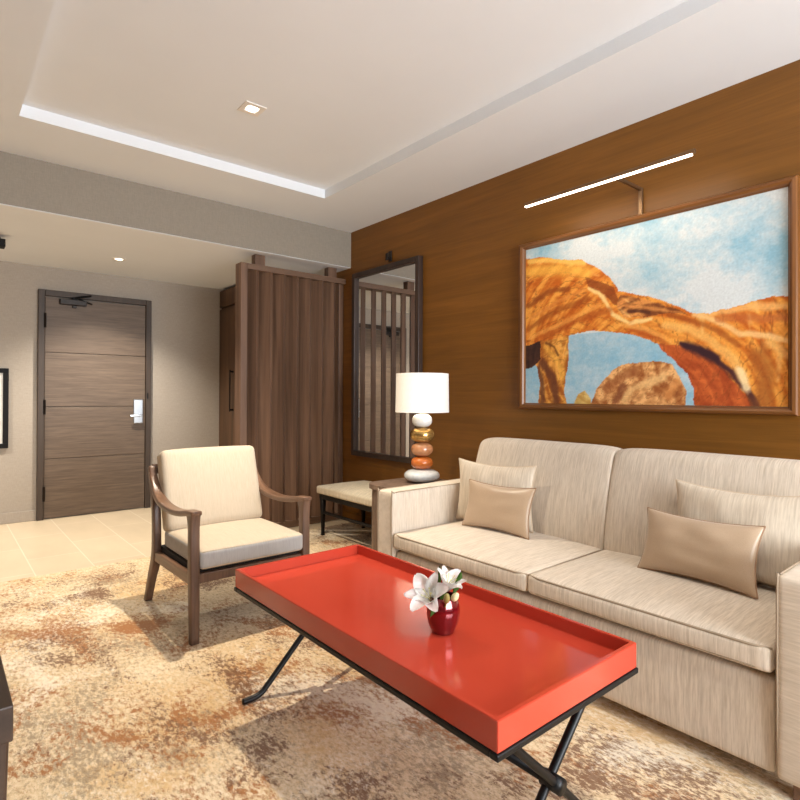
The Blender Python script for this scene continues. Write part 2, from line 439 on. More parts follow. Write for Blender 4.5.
# big painting
PY0, PY1, PZ0, PZ1, PX = 2.328, .826, 1.157, 2.186, 3.055
polys = dict(
 arch=[(-.03,.945),(.084,.936),(.179,.891),(.277,.864),(.344,.802),(.401,.734),(.441,.639),(.493,.618),(.594,.568),(.66,.516),(.724,.47),(.768,.46),(.844,.483),(.909,.499),(.961,.509),(1.03,.494),(1.03,-.03),(.725,-.03),(.719,.085),(.7,.153),(.661,.223),(.608,.295),(.594,.323),(.523,.375),(.417,.415),(.32,.431),(.216,.411),(.085,.397),(-.03,.36)],
 pillar=[(.075,.415),(.22,.433),(.216,.251),(.198,.09),(.217,-.036),(.063,-.04),(.076,.116),(.066,.212),(.046,.261),(.073,.307)],
 dark=[(-.027,.385),(.077,.403),(.077,.283),(.036,.225),(-.026,.226)],
 rock=[(.318,-.032),(.346,.088),(.418,.195),(.479,.234),(.594,.236),(.648,.214),(.674,.144),(.694,.066),(.69,-.03)],
 bush=[(.235,-.035),(.261,.056),(.296,.079),(.321,.034),(.33,-.032)],
 under=[(.594,.323),(.674,.309),(.75,.255),(.821,.166),(.877,.065),(.909,-.03),(.725,-.03),(.719,.085),(.7,.153),(.661,.223),(.608,.295)],
 crev=[(.294,.759),(.345,.725),(.417,.666),(.456,.552),(.425,.568),(.37,.643),(.312,.688)],
 band=[(.448,.617),(.537,.582),(.621,.527),(.7,.47),(.621,.487),(.537,.476),(.463,.487),(.433,.556)])
strokes = [ # polyline, width, colour, strength
 ([(.674,.319),(.725,.291),(.774,.253),(.844,.156),(.888,.074),(.92,-.014)], .014, (64,34,40), .95),
 ([(.69,.31),(.74,.275),(.79,.235)], .022, (54,30,38), .9),
 ([(.312,.677),(.356,.652),(.389,.585),(.417,.511),(.486,.453),(.566,.462)], .011, (252,214,140), .9),
 ([(.724,.466),(.798,.418),(.866,.344),(.931,.336),(1.0,.303)], .013, (250,206,140), .75),
 ([(.621,.424),(.7,.394),(.774,.328),(.844,.229),(.877,.137)], .022, (248,192,106), .75),
 ([(.64,.47),(.72,.43),(.80,.37),(.86,.29)], .012, (150,74,28), .6),
 ([(.015,.63),(.123,.706),(.216,.698)], .016, (138,66,24), .7),
 ([(.015,.483),(.161,.58),(.303,.623)], .018, (150,72,24), .6),
 ([(.03,.55),(.16,.63),(.29,.68)], .010, (222,140,66), .6),
 ([(.105,.424),(.286,.515),(.401,.54)], .02, (168,76,24), .6),
 ([(.02,.42),(.2,.5),(.36,.58)], .012, (244,170,82), .6),
 ([(.493,.431),(.607,.345),(.661,.261)], .018, (176,80,32), .6),
 ([(.45,.45),(.54,.42),(.62,.36)], .012, (246,176,86), .7),
 ([(.92,.241),(.941,.153),(.931,.03)], .04, (150,88,40), .6),
 ([(.014,.85),(.179,.833),(.303,.779)], .03, (248,190,80), .7),
 ([(.02,.92),(.1,.91),(.2,.875),(.29,.84)], .014, (252,206,104), .8),
 ([(.774,.459),(.887,.475),(.992,.457)], .016, (246,186,110), .8),
 ([(.80,.43),(.9,.42),(1.0,.40)], .018, (186,98,52), .6),
 ([(.866,.173),(.888,.084)], .018, (254,226,170), .85),
 ([(.95,.30),(.99,.24)], .02, (250,200,120), .6),
 ([(.386,.088),(.449,.152),(.509,.19)], .022, (152,88,48), .7),
 ([(.464,.024),(.494,.087),(.608,.146)], .02, (246,202,136), .7),
 ([(.43,.02),(.46,.10)], .022, (120,66,40), .7),
 ([(.63,.05),(.66,.12)], .022, (224,150,84), .7),
 ([(.085,.259),(.143,.161),(.162,-.025)], .022, (96,52,34), .8),
 ([(.07,.22),(.09,.10),(.09,-.02)], .018, (104,58,36), .8),
 ([(.105,.353),(.162,.277),(.19,.159)], .016, (250,190,80), .6),
 ([(.11,.38),(.15,.35),(.17,.30)], .008, (110,62,26), .8),
 ([(.47,.55),(.55,.53),(.63,.50)], .008, (236,160,84), .6),
 ([(.48,.52),(.56,.50)], .008, (80,44,34), .7),
]
def inside(p, x, y):
    c = False; j = len(p)-1
    for i in range(len(p)):
        if (p[i][1] > y) != (p[j][1] > y) and x < (p[j][0]-p[i][0])*(y-p[i][1])/(p[j][1]-p[i][1])+p[i][0]: c = not c
        j = i
    return c
def dseg(pl, x, y):
    d = 9
    for (ax, ay), (bx_, by) in zip(pl, pl[1:]):
        vx, vy = (bx_-ax)*1.46, by-ay; wx, wy = (x-ax)*1.46, y-ay
        t = max(0, min(1, (wx*vx+wy*vy)/(vx*vx+vy*vy))); d = min(d, math.hypot(wx-t*vx, wy-t*vy))
    return d
def lerp(a, b, t): return tuple(p+(q-p)*t for p, q in zip(a, b))
def clamp(x): return max(0, min(1, x))
def paint(u, v):
    N = lambda sx, sy, o=0, d=4: noise.fractal(Vector((u*sx+o, v*sy+o*.7, o)), 1, 2, d)
    wu, wv = u+.005*N(22, 16, 3), v+.007*N(22, 16, 8)
    # sky: broken dabs of blue over chalky white
    k = N(4.5, 3.6, 1)*1.0+N(46, 40, 2, 3)*.30+N(15, 12, 6)*.25
    c = lerp((214, 220, 220), (144, 188, 206), clamp(.24+k*.85-.12*math.sin(u*5)))
    if v < .42 and u < .72: c = lerp(c, (128, 180, 206), .5+.25*N(30, 24, 12))
    hit = None
    for nm in ('pillar', 'dark', 'bush', 'rock', 'arch'):
        if inside(polys[nm], wu, wv): hit = nm
    if hit:
        # brushwork follows the sweep of the rock: fan coordinates around the arch opening
        a = math.atan2(v-.05, (u-.42)*1.46); rr = math.hypot(v-.05, (u-.42)*1.46)
        F = noise.fractal(Vector((a*2.2, rr*24+a*5, 4)), 1, 2, 4)
        ridge = abs(noise.fractal(Vector((a*3.1+7, rr*15-a*4, 9)), 1, 2, 4))
        s = N(26, 30, 5)*.45+F*1.0
        if hit == 'arch':
            c = lerp((196, 98, 28), (240, 164, 70), clamp(.52+s*1.0))
            if inside(polys['under'], wu, wv): c = lerp((158, 66, 30), (212, 108, 52), clamp(.45+s*.8))
            if inside(polys['crev'], wu, wv): c = lerp(c, (132, 62, 26), .7)
            if inside(polys['band'], wu, wv): c = lerp(c, lerp((108, 58, 32), (222, 146, 78), clamp(.5+s*1.6)), .85)
        elif hit == 'pillar': c = lerp((168, 94, 32), (240, 172, 78), clamp(.5+s*1.2))
        elif hit == 'rock': c = lerp((158, 92, 46), (242, 186, 120), clamp(.55+(N(14, 10, 21)*.9+N(40, 30, 5)*.6)))
        elif hit == 'bush': c = lerp((226, 196, 120), (196, 150, 76), clamp(.5+s))
        else: c = lerp((50, 30, 26), (84, 52, 40), clamp(.5+s))
        if hit in ('arch', 'rock', 'pillar'):
            if ridge < .07: c = lerp(c, (124, 60, 26), .55*(1-ridge/.07))
            elif ridge > .55 and not inside(polys['under'], wu, wv): c = lerp(c, (252, 206, 128), clamp((ridge-.55)*2))
            for pl, w, col, st in strokes:
                d = dseg(pl, wu, wv)/w*(1+.5*F)
                if d < 1.5: c = lerp(c, col, st*clamp(1.5-d))
    g = 1+.06*N(150, 110, 31, 2)
    return tuple(x*g for x in c)
t = thing('painting', 'large wood-framed painting of an orange rock arch against a blue sky above the sofa', 'painting', (3.05, 1.58, 1.118))
bm = bmesh.new(); NU, NV = 330, 226
cl_layer = bm.loops.layers.float_color.new('paint')
g = [[bm.verts.new((PX, PY0+(PY1-PY0)*i/NU, PZ0+(PZ1-PZ0)*j/NV)) for j in range(NV+1)] for i in range(NU+1)]
cols = [[srgb(*[max(0, min(255, q)) for q in paint(i/NU, j/NV)]) for j in range(NV+1)] for i in range(NU+1)]
for i in range(NU):
    for j in range(NV):
        f = bm.faces.new((g[i][j], g[i][j+1], g[i+1][j+1], g[i+1][j]))
        for lp_, (a, b) in zip(f.loops, ((i, j), (i, j+1), (i+1, j+1), (i+1, j))): lp_[cl_layer] = cols[a][b]
n = NM('painted_canvas', .5, spec=.3)
at = n.n.new('ShaderNodeVertexColor'); at.layer_name = 'paint'
wv = n.noise(n.mapped(), 700, 2); n.color(at.outputs['Color']).bump(wv, .2, .0006)
canvas = obj('canvas', bm, n.m, t)
obj('stretcher', bx(PX+.002, XW-.004, PY1, PY0, PZ0, PZ1), M['mat'], t)
def frame_bar(a0, a1, horiz, zin, zout):
    """moulded bar with mitred ends: profile across (inner -> outer), runs along Y (horiz) or Z"""
    bm = bmesh.new()
    prof = [(0, 3.075), (0, 3.052), (.15, 3.046), (.28, 3.034), (.55, 3.026), (.85, 3.030), (1, 3.040), (1, 3.078)]
    rings = []
    for e in (0, 1):
        ring = []
        for q, x in prof:
            c = zin+(zout-zin)*q; inn, out = (a0, a1)[e]; p = inn+(out-inn)*q
            ring.append(bm.verts.new((x, p, c) if horiz else (x, c, p)))
        rings.append(ring)
    k = len(prof)
    for i in range(k): bm.faces.new((rings[0][i], rings[0][(i+1) % k], rings[1][(i+1) % k], rings[1][i]))
    bm.faces.new(rings[0]); bm.faces.new(rings[1]); return bm
OY0, OY1, OZ0, OZ1 = 2.378, .784, 1.116, 2.226
obj('frame_rail', frame_bar((PY0, OY0), (PY1, OY1), True, PZ1, OZ1), M['frame_wood'], t)
obj('frame_rail', frame_bar((PY0, OY0), (PY1, OY1), True, PZ0, OZ0), M['frame_wood'], t)
obj('frame_stile', frame_bar((PZ0, OZ0), (PZ1, OZ1), False, PY0, OY0), M['frame_wood_v'], t)
obj('frame_stile', frame_bar((PZ0, OZ0), (PZ1, OZ1), False, PY1, OY1), M['frame_wood_v'], t)

# picture light
t = thing('picture_light', 'slim glowing linear picture light on a bronze arm above the painting', 'lamp', (XW, 1.54, 2.25))
bm = bx(3.058, 3.078, 1.53, 1.552, 2.228, 2.385, .003); bx(2.80, 3.06, 1.531, 1.551, 2.369, 2.385, .003, bm=bm)
obj('arm', bm, M['bronze'], t)
obj('housing', bx(2.784, 2.806, 1.135, 2.14, 2.374, 2.394, .003), M['bronze'], t)
obj('diffuser', bx(2.787, 2.803, 1.15, 2.135, 2.366, 2.3738), M['led'], t)
L = bpy.data.lights.new('picture_light_glow', 'AREA'); L.shape = 'RECTANGLE'; L.size = .016; L.size_y = .97; L.energy = 2.2; L.color = (1, .90, .76)
lo = bpy.data.objects.new('led_strip', L); C.objects.link(lo); lo.parent = t; lo.location = Vector((2.793, 1.64, 2.36))-t.location
lo.rotation_euler = (0, math.radians(-16), 0)

# tall mirror
MY0, MY1, MZ0, MZ1 = 3.385, 4.335, .64, 2.352
t = thing('wall_mirror', 'tall rectangular mirror in a dark wood frame behind the table lamp', 'mirror', (XW, 3.86, .64))
bm = bx(3.03, 3.079, MY0, MY0+.045, MZ0, MZ1, .003); bx(3.03, 3.079, MY1-.045, MY1, MZ0, MZ1, .003, bm=bm)
bx(3.03, 3.079, MY0+.045, MY1-.045, MZ0, MZ0+.045, .003, bm=bm); bx(3.03, 3.079, MY0+.045, MY1-.045, MZ1-.045, MZ1, .003, bm=bm)
obj('frame', bm, M['mirror_frame'], t)
obj('mirror_glass', bx(3.058, 3.066, MY0+.04, MY1-.04, MZ0+.04, MZ1-.04), M['mirror'], t)
t = thing('wall_bracket', 'small dark brown fitting on the wood wall just above the mirror', 'fitting', (XW, 3.81, 2.40))
obj('wall_plate', bx(XW-.012, XW-.002, 3.79, 3.83, 2.385, 2.475, .003), M['closer'], t)
bm = bx(XW-.045, XW-.012, 3.80, 3.82, 2.40, 2.42, .002); bx(XW-.05, XW-.04, 3.795, 3.825, 2.39, 2.45, .002, bm=bm)
obj('hook', bm, M['closer'], t)

# ------------------------------------------------------------------ slatted screen
t = thing('slatted_screen', 'tall dark walnut slatted screen dividing the entry from the lounge', 'room divider', (2.54, 4.56, 0))
obj('stile', bx(2.0, 2.06, 4.50, 4.615, .001, 2.338, .003), M['walnut'], t)
obj('stile', bx(3.025, 3.078, 4.54, 4.615, .003, 2.30, .003), M['walnut'], t)
obj('rail', bx(2.06, 3.078, 4.50, 4.615, 2.288, 2.338, .003), M['walnut_h'], t)
obj('rail', bx(2.06, 3.025, 4.51, 4.61, .003, .06, .003), M['walnut_h'], t)
for e in (2.176, 2.307, 2.440, 2.572, 2.706, 2.840, 2.971):
    R = Matrix.Translation((e-.050, 4.558, 0)) @ Matrix.Rotation(math.radians(125), 4, 'Z')
    obj('slat', bx(-.056, .056, -.022, .022, .0605, 2.2875, .002, mat=R), M['walnut'], t)
for x in (2.135, 2.885): obj('ceiling_post', bx(x, x+.095, 4.515, 4.59, 2.338, 2.431, .003), M['walnut'], t)

# wardrobe in the entry
t = thing('wardrobe', 'tall dark brown wardrobe in the entry behind the slatted screen', 'wardrobe', (2.8, 5.77, 0))
obj('carcass', bx(2.56, 3.078, 5.25, 6.29, .001, 2.405, .003), M['wardrobe'], t)
for a, b in ((5.255, 5.765), (5.775, 6.285)):
    dd = obj('door', bx(2.535, 2.557, a, b, .06, 2.185, .003), M['wardrobe'], t)
    yh = 5.72 if a < 5.5 else 5.89
    bm = bx(2.49, 2.50, yh-.01, yh+.01, 1.02, 1.48, .003); bx(2.5, 2.535, yh-.008, yh+.008, 1.03, 1.05, bm=bm); bx(2.5, 2.535, yh-.008, yh+.008, 1.45, 1.47, bm=bm)
    obj('handle', bm, M['black'], dd)
    obj('upper_door', bx(2.535, 2.557, a, b, 2.212, 2.40, .003), M['wardrobe'], t)

# ------------------------------------------------------------------ ceiling fittings
def downlight(x, y, z, square, label, power, ang=92, blend=.75, col=(1, .89, .72)):
    t = thing('ceiling_downlight', label, 'downlight', (x, y, z), 'recessed ceiling downlights')
    s = .062
    if square:
        bm = bmesh.new()
        for q in ((-s, s, -s, -s*.55), (-s, s, s*.55, s), (-s, -s*.55, -s*.55, s*.55), (s*.55, s, -s*.55, s*.55)):
            bx(x+q[0], x+q[1], y+q[2], y+q[3], z-.006, z-.0005, .001, bm=bm)
    else:
        bm = lathe([(.034, z-.002), (.036, z-.007), (.055, z-.007), (.058, z-.0005), (.034, z-.0005), (.034, z-.002)], x, y, 32)
    obj('trim_ring', bm, M['trim_white'], t)
    obj('lens', lathe([(0, z-.004), (.034, z-.004), (.034, z-.001), (0, z-.001)], x, y, 24), M['lens'], t)
    L = bpy.data.lights.new('downlight_spot', 'SPOT'); L.energy = power; L.spot_size = math.radians(ang); L.spot_blend = blend
    L.shadow_soft_size = .035; L.color = col
    o = bpy.data.objects.new('lamp_bulb', L); C.objects.link(o); o.parent = t; o.location = (0, 0, -.012)
    return t
downlight(1.388, 2.987, HT, True, 'square recessed downlight in the raised ceiling tray above the armchair', 320)
downlight(1.279, 5.497, HE, False, 'round recessed downlight in the entry ceiling in front of the door', 260, 120, .7, (1, .93, .82))
downlight(-.55, 5.45, HE, False, 'round recessed downlight added to the entry ceiling out of view to the left', 230, 120, .7, (1, .93, .82))  # unseen downlight, added to light the entry
downlight(1.388, .35, HT, True, 'square recessed downlight added out of view in the raised ceiling tray to light the sofa end of the room', 70)  # another added downlight, beyond view, lighting the near half of the room
t = thing('ceiling_fitting', 'small black ceiling fitting at the left edge above the entry', 'fitting', (.35, 5.3, HE))
bm = lathe([(0, 2.431), (.012, 2.431), (.03, 2.40), (0, 2.40)], .37, 5.3, 20)
obj('stem', bm, M['closer'], t); obj('head', bx(.27, .419, 5.25, 5.35, 2.34, 2.40, .004), M['black'], t)

# ------------------------------------------------------------------ sofa
t = thing('sofa', 'long cream linen two-seat sofa against the wood wall', 'sofa', (2.42, 1.465, 0))
obj('base', soft_box(1.955, 2.88, .562, 2.368, .055, .346, .02, ((.006, 0), 0, 0), n=20), M['sofa'], t, True)
SC = []
for a, b in ((1.472, 2.366), (.564, 1.468)):
    o = obj('seat_cushion', soft_box(1.935, 2.62, a, b, .362, .447, .02, ((.012, 0), .0, (.0, .022)), n=26), M['sofa'], t, True)
    for z in (.376, .440):
        pts = []
        x0, x1, y0, y1 = 1.936, 2.61, a+.003, b-.003
        def fx(y): q = (y-(a+b)/2)/((b-a)/2); return x0-.011*max(0, 1-abs(q)**2.4)*.25
        pts = [(fx(y0+(y1-y0)*k/16)+(.012 if k in (0, 16) else 0), y0+(y1-y0)*k/16, z) for k in range(17)]
        pts += [(2.0, y1, z), (x1, y1, z), (x1, y0, z), (2.0, y0, z)]
        obj('piping', loop_tube(pts, .004), M['piping'], o, True)
for k, (a, b) in enumerate(((2.372, 2.508), (.422, .558))):
    arm = obj('arm', soft_box(1.937, 2.87, a, b, .058, .668, .018, ((.003, 0), .004, .004), n=18), M['sofa_side'] if k == 0 else M['sofa_arm'], t, True)
    for y in ((a+.006, b-.006)):
        obj('piping', tube(spline([(1.945, y, .064), (1.938, y, .3), (1.938, y, .645), (1.955, y, .664), (2.1, y, .667), (2.84, y, .667)], 5), .0035), M['piping'], arm, True)
# back cushions: profile swept along the width with rounded ends
prof = spline([(2.56, .36), (2.535, .44), (2.548, .58), (2.585, .75), (2.628, .885), (2.655, .928), (2.70, .944), (2.77, .938), (2.83, .90), (2.86, .80), (2.87, .55), (2.87, .36)], 3)
for a, b in ((1.468, 2.368), (.562, 1.462)):
    bm = bmesh.new(); rings = []; cxp = sum(p[0] for p in prof)/len(prof); czp = sum(p[1] for p in prof)/len(prof)
    NN = 26
    for i in range(NN+1):
        q = -math.cos(PI*i/NN); y = (a+b)/2+q*(b-a)/2
        e = (1-abs(q)**7)**.5 if abs(q) < 1 else 0
        k = .93+.07*e
        rings.append([bm.verts.new((cxp+(px-cxp)*k, y, .36+(pz-.36)*(.965+.035*e))) for px, pz in prof])
    m_ = len(prof)
    for r0, r1 in zip(rings, rings[1:]):
        for i in range(m_): bm.faces.new((r0[i], r0[(i+1) % m_], r1[(i+1) % m_], r1[i]))
    bm.faces.new(rings[0]); bm.faces.new(rings[-1])
    smooth_angle(obj('back_cushion', bm, M['sofa'], t), 60)
obj('back_frame', soft_box(2.872, 2.96, .425, 2.505, .07, .86, .02), M['sofa'], t, True)
for x in (1.965, 2.83):
    for y in (.445, 2.425): obj('leg', bx(x, x+.07, y, y+.075, .003, .0575, .004), M['chair_arm'], t)

def add_pillow(name, mat, o, ax, az, T, label, seed, pipe):
    bm, edge = pillow(o, ax, az, T, seed=seed)
    p = obj(name, bm, mat, None, True, loc=Vector(o)+Vector(ax)*.5)
    tag(p, label, 'pillow', 'throw pillows on the sofa')
    obj('piping', loop_tube(edge, .0035, n=6), pipe, p, True)
M['satin_edge'] = plain('tan_edge', (150, 116, 86), .5)
M['linen_edge'] = plain('linen_edge', (206, 186, 160), .8)
add_pillow('throw_pillow', M['pillow_linen'], (2.425, 2.362, .464), (.06, -.52, 0), (.03, .004, .358), .10, 'large cream linen pillow in the left corner of the sofa, behind a tan one', 1, M['linen_edge'])
add_pillow('throw_pillow', M['satin'], (2.318, 2.208, .467), (.022, -.447, .002), (.07, .008, .252), .085, 'small tan satin pillow leaning on the cream pillow at the lamp end of the sofa', 5, M['satin_edge'])
add_pillow('throw_pillow', M['pillow_linen'], (2.465, 1.105, .464), (0, -.53, 0), (.06, 0, .37), .12, 'large cream linen pillow in the right corner of the sofa, behind a tan one', 9, M['linen_edge'])
add_pillow('throw_pillow', M['satin'], (2.325, 1.178, .466), (-.02, -.46, .002), (.10, .006, .245), .095, 'small tan satin pillow leaning on the cream pillow under the right half of the painting', 13, M['satin_edge'])

# ------------------------------------------------------------------ coffee table
t = thing('coffee_table', 'long red lacquered tray-top coffee table on black crossed iron legs', 'coffee table', (1.207, 1.421, 0))
X0, X1, Y0, Y1, ZT, ZB = .909, 1.498, .762, 2.083, .520, .451
bm = bmesh.new(); w = .014; zf = .481
def ringv(x0, x1, y0, y1, z): return [bm.verts.new(p) for p in ((x0, y0, z), (x1, y0, z), (x1, y1, z), (x0, y1, z))]
a = ringv(X0, X1, Y0, Y1, ZB); b = ringv(X0, X1, Y0, Y1, ZT); c = ringv(X0+w, X1-w, Y0+w, Y1-w, ZT); e = ringv(X0+w, X1-w, Y0+w, Y1-w, zf)
for p, q in ((a, b), (b, c), (c, e)):
    for i in range(4): bm.faces.new((p[i], p[(i+1) % 4], q[(i+1) % 4], q[i]))
bm.faces.new(a[::-1]); bm.faces.new(e)
bmesh.ops.bevel(bm, geom=[x for x in bm.edges], offset=.0016, segments=2, affect='EDGES')
obj('tray_top', bm, M['lacquer'], t)
bm = bmesh.new()
for q in ((X0-.004, X1+.004, Y0-.004, Y0+.02), (X0-.004, X1+.004, Y1-.02, Y1+.004), (X0-.004, X0+.02, Y0+.02, Y1-.02), (X1-.02, X1+.004, Y0+.02, Y1-.02)): bx(*q, .435, .4505, .003, bm=bm)
obj('frame', bm, M['iron'], t)
XC, ZC = 1.212, .222
for yk in (.836, 2.035):
    for s in (1, -1):
        dy = .011*s
        pts = spline([(XC-s*.285, yk+dy, .012), (XC-s*.24, yk+dy, .013), (XC-s*.208, yk+dy, .022), (XC-s*.175, yk+dy, .050), (XC, yk+dy, ZC), (XC+s*.12, yk+dy, .335), (XC+s*.232, yk+dy, .442)], 6)
        obj('leg', sweep(pts, (.024, .022), up=(0, 1, 0), n=12, ellip=True), M['iron'], t, True)
    obj('collar', sweep([(XC, yk-.028, ZC), (XC, yk+.028, ZC)], (.042, .042), up=(0, 0, 1), n=16, ellip=True), M['iron'], t, True)
    obj('crossbar', bx(X0+.02, X1-.02, yk-.018, yk+.018, .434, .446, .003), M['iron'], t)
obj('stretcher', tube([(XC, .85, ZC-.004), (XC, 2.02, ZC-.004)], .011, n=12), M['iron'], t, True)

# ------------------------------------------------------------------ vase and lilies
VX, VY, VZ = 1.198, 1.220, .4815
t = thing('vase', 'small ruby mirrored glass vase on the red coffee table', 'vase', (VX, VY, VZ))
pr = [(0, 0), (.030, 0), (.036, .006), (.046, .030), (.0505, .058), (.0485, .085), (.042, .108), (.039, .108), (.045, .085), (.047, .058), (.043, .032), (.03, .012), (0, .010)]
obj('bowl', lathe([(r, VZ+z) for r, z in spline(pr, 3)], VX, VY, 64, flute=.012, nf=14), M['vase'], t, True)
FW = Vector((.6424, .7664, 0)); RT = Vector((.7664, -.6424, 0)); UP = Vector((0, 0, 1)); VC = Vector((VX, VY, VZ))
def petal(o, ax, rad, length, width, curl, bm, cup=.25):
    side = ax.cross(rad).normalized(); n = 12; rows = []
    for i in range(n+1):
        q = i/n; ang = .25+curl*q
        # arc outward from the axis
        out = length*(math.sin(ang)-math.sin(.25))/max(curl, .01)*(-1 if False else 1); al = 0
        x = y = 0
        for k in range(12):
            aa = .35+curl*q*(k+.5)/12; x += math.sin(aa)*length*q/12; y += math.cos(aa)*length*q/12
        wd = width*(math.sin(PI*min(1, q*.92+.06))**.6)*(1-.15*q)
        aa = .35+curl*q; nrm = (ax*math.sin(aa)-rad*math.cos(aa))
        row = []
        for j in range(-3, 4):
            s = j/3
            row.append(bm.verts.new(o+rad*x+ax*y+side*(s*wd/2)+nrm*(cup*wd*(s*s-.4))+nrm*.002*math.sin(q*9+s*3)))
        rows.append(row)
    for a, b in zip(rows, rows[1:]):
        for j in range(6): bm.faces.new((a[j], a[j+1], b[j+1], b[j]))
    # give thickness
    r = bmesh.ops.solidify(bm, geom=bm.faces[:], thickness=.0012)
    return bm
def lily(center, face, root, label, size, spin, curls):
    t = thing('lily', label, 'flower', VC+Vector((0, 0, .02)), 'white lilies in the ruby vase')
    ax = face.normalized(); u = ax.cross(UP).normalized(); v = ax.cross(u)
    base = center-ax*.014
    obj('stem', tube(spline([tuple(root), tuple((root+base)*.5+UP*.008), tuple(base)], 6), .0028), M['stem'], t, True)
    for k in range(6):
        a = spin+k*PI/3; rad = (u*math.cos(a)+v*math.sin(a)).normalized()
        bm = petal(base, ax, rad, size*(1 if k % 2 else .94), size*(.60 if k % 2 else .46), curls[k % len(curls)], bmesh.new())
        obj('petal', bm, M['petal'], t, True)
    for k in range(5):
        a = spin+.4+k*2*PI/5; rad = u*math.cos(a)+v*math.sin(a)
        tip = base+ax*.05+rad*.016
        bm = tube(spline([tuple(base+rad*.002), tuple(base+ax*.028+rad*.006), tuple(tip)], 4), .0008, n=6)
        sweep([tip-u*.003, tip, tip+u*.003], [(.001, .001), (.003, .003), (.001, .001)], bm, up=tuple(ax), n=8, ellip=True)
        obj('stamen', bm, M['stamen'], t, True)
    return t
def leafmesh(a, b, w, bend):
    bm = bmesh.new(); a, b = Vector(a), Vector(b); d = b-a; side = d.cross(FW).normalized(); n = 10; rows = []
    for i in range(n+1):
        q = i/n; p = a+d*q+Vector(bend)*math.sin(PI*q); wd = w*math.sin(PI*min(1, q*.95+.03))**.8
        rows.append([bm.verts.new(p+side*s*wd/2-FW*abs(s)*-.004) for s in (-1, -.5, 0, .5, 1)])
    for r0, r1 in zip(rows, rows[1:]):
        for j in range(4): bm.faces.new((r0[j], r0[j+1], r1[j+1], r1[j]))
    bmesh.ops.solidify(bm, geom=bm.faces[:], thickness=.001); return bm
P_ = lambda r, z, f=0: VC+RT*r+UP*z-FW*f
l1 = lily(P_(-.040, .106, .02), -RT*.38-FW*.55+UP*.72, P_(-.006, .03), 'open white lily facing the armchair side, left bloom in the ruby vase', .100, .35, (1.15, 1.0, 1.3))
l2 = lily(P_(.012, .134, -.01), RT*.35-FW*.25+UP*.85, P_(.004, .03), 'open white lily facing upward, right bloom in the ruby vase', .080, .1, (.75, .9, .7))
obj('leaf', leafmesh(P_(-.01, .10, .03), P_(-.042, .062, .05), .017, (0, 0, .006)), M['leaf'], l1, True)
obj('leaf', leafmesh(P_(-.012, .105, .03), P_(.01, .128, .042), .014, (0, 0, .004)), M['leaf'], l1, True)
obj('leaf', leafmesh(P_(.03, .11, 0), P_(.056, .178, -.01), .02, (.006, 0, 0)), M['leaf'], l2, True)
obj('leaf', leafmesh(P_(-.01, .11, -.03), P_(-.008, .19, -.03), .012, (.0, 0, 0)), M['leaf'], l2, True)
def bud(tip, base, root, r, mat, label):
    t = thing('lily_bud', label, 'flower bud', VC+Vector((0, 0, .02)), 'lily buds in the ruby vase')
    obj('stem', tube(spline([tuple(root), tuple((root+base)*.5), tuple(base)], 5), .0022), M['stem'], t, True)
    q = [base+(tip-base)*k for k in (0, .1, .3, .55, .8, .94, 1)]
    obj('bud', sweep(q, [(r*2*k, r*2*k) for k in (.3, .7, 1, 1, .75, .45, .1)], up=(1, 0, 0), n=14, ellip=True), mat, t, True)
bud(P_(.006, .142, .078), P_(.004, .108, .058), P_(0, .04, .01), .0095, M['bud_green'], 'greenish brown closed lily bud in front of the blooms')
bud(P_(.040, .132, .045), P_(.026, .106, .03), P_(.006, .04, .01), .0105, M['bud_cream'], 'cream closed lily bud over the right rim of the ruby vase')

# ------------------------------------------------------------------ armchair
t = thing('armchair', 'brown wooden armchair with curved arms and cream cushions beside the coffee table', 'armchair', (1.27, 3.05, 0))
leg_p = spline([(2.695, .003, .042, .040), (2.70, .20, .044, .048), (2.706, .34, .046, .052), (2.708, .50, .046, .050), (2.708, .57, .046, .056), (2.712, .615, .048, .082), (2.714, .636, .050, .098)], 5)
stile_p = spline([(3.445, .003, .040, .036), (3.372, .15, .042, .046), (3.30, .28, .044, .060), (3.292, .40, .042, .054), (3.298, .52, .042, .050), (3.318, .62, .042, .054), (3.352, .70, .040, .052), (3.392, .785, .036, .040)], 5)
arm_p = spline([(3.372, .752, .040, .030), (3.325, .688, .044, .036), (3.25, .632, .054, .036), (3.13, .602, .058, .032), (2.98, .595, .060, .030), (2.85, .606, .058, .030), (2.76, .622, .056, .030), (2.668, .632, .050, .022)], 5)
for x in (.970, 1.580):
    mk = lambda P: sweep([(x, p[0], p[1]) for p in P], [(p[2], p[3]) for p in P], up=(1, 0, 0))
    obj('front_leg', mk(leg_p), M['chair_wood'], t, True)
    obj('rear_leg', mk(stile_p), M['chair_wood'], t, True)
    obj('armrest', mk(arm_p), M['chair_arm'], t, True)
    obj('side_rail', sweep([(x, 2.70, .305), (x, 3.30, .295)], (.032, .056), up=(1, 0, 0)), M['chair_arm'], t)
obj('front_rail', bx(.975, 1.575, 2.70, 2.73, .283, .330, .004), M['chair_wood'], t)
obj('rear_rail', bx(.975, 1.575, 3.285, 3.312, .265, .325, .004), M['chair_wood'], t)
obj('seat_deck', bx(.9875, 1.5625, 2.735, 3.284, .318, .351), M['seat_dark'], t)
bm = sweep([(.975, 3.385, .772), (1.575, 3.385, .772)], (.03, .055), up=(0, 1, 0))
obj('top_rail', bm, M['chair_wood'], t)
for k in range(5):
    x = 1.08+k*.0975; obj('back_slat', sweep([(x, 3.30, .31), (x, 3.312, .55), (x, 3.388, .765)], (.03, .012), up=(1, 0, 0)), M['chair_wood'], t)
bm = soft_box(.992, 1.560, 2.672, 3.235, .352, .448, .022, ((.0), (.004), (0, .018)), n=24)
cm = obj('seat_cushion', bm, [M['chair_fabric'], M['chair_cool_lit']], t, True)
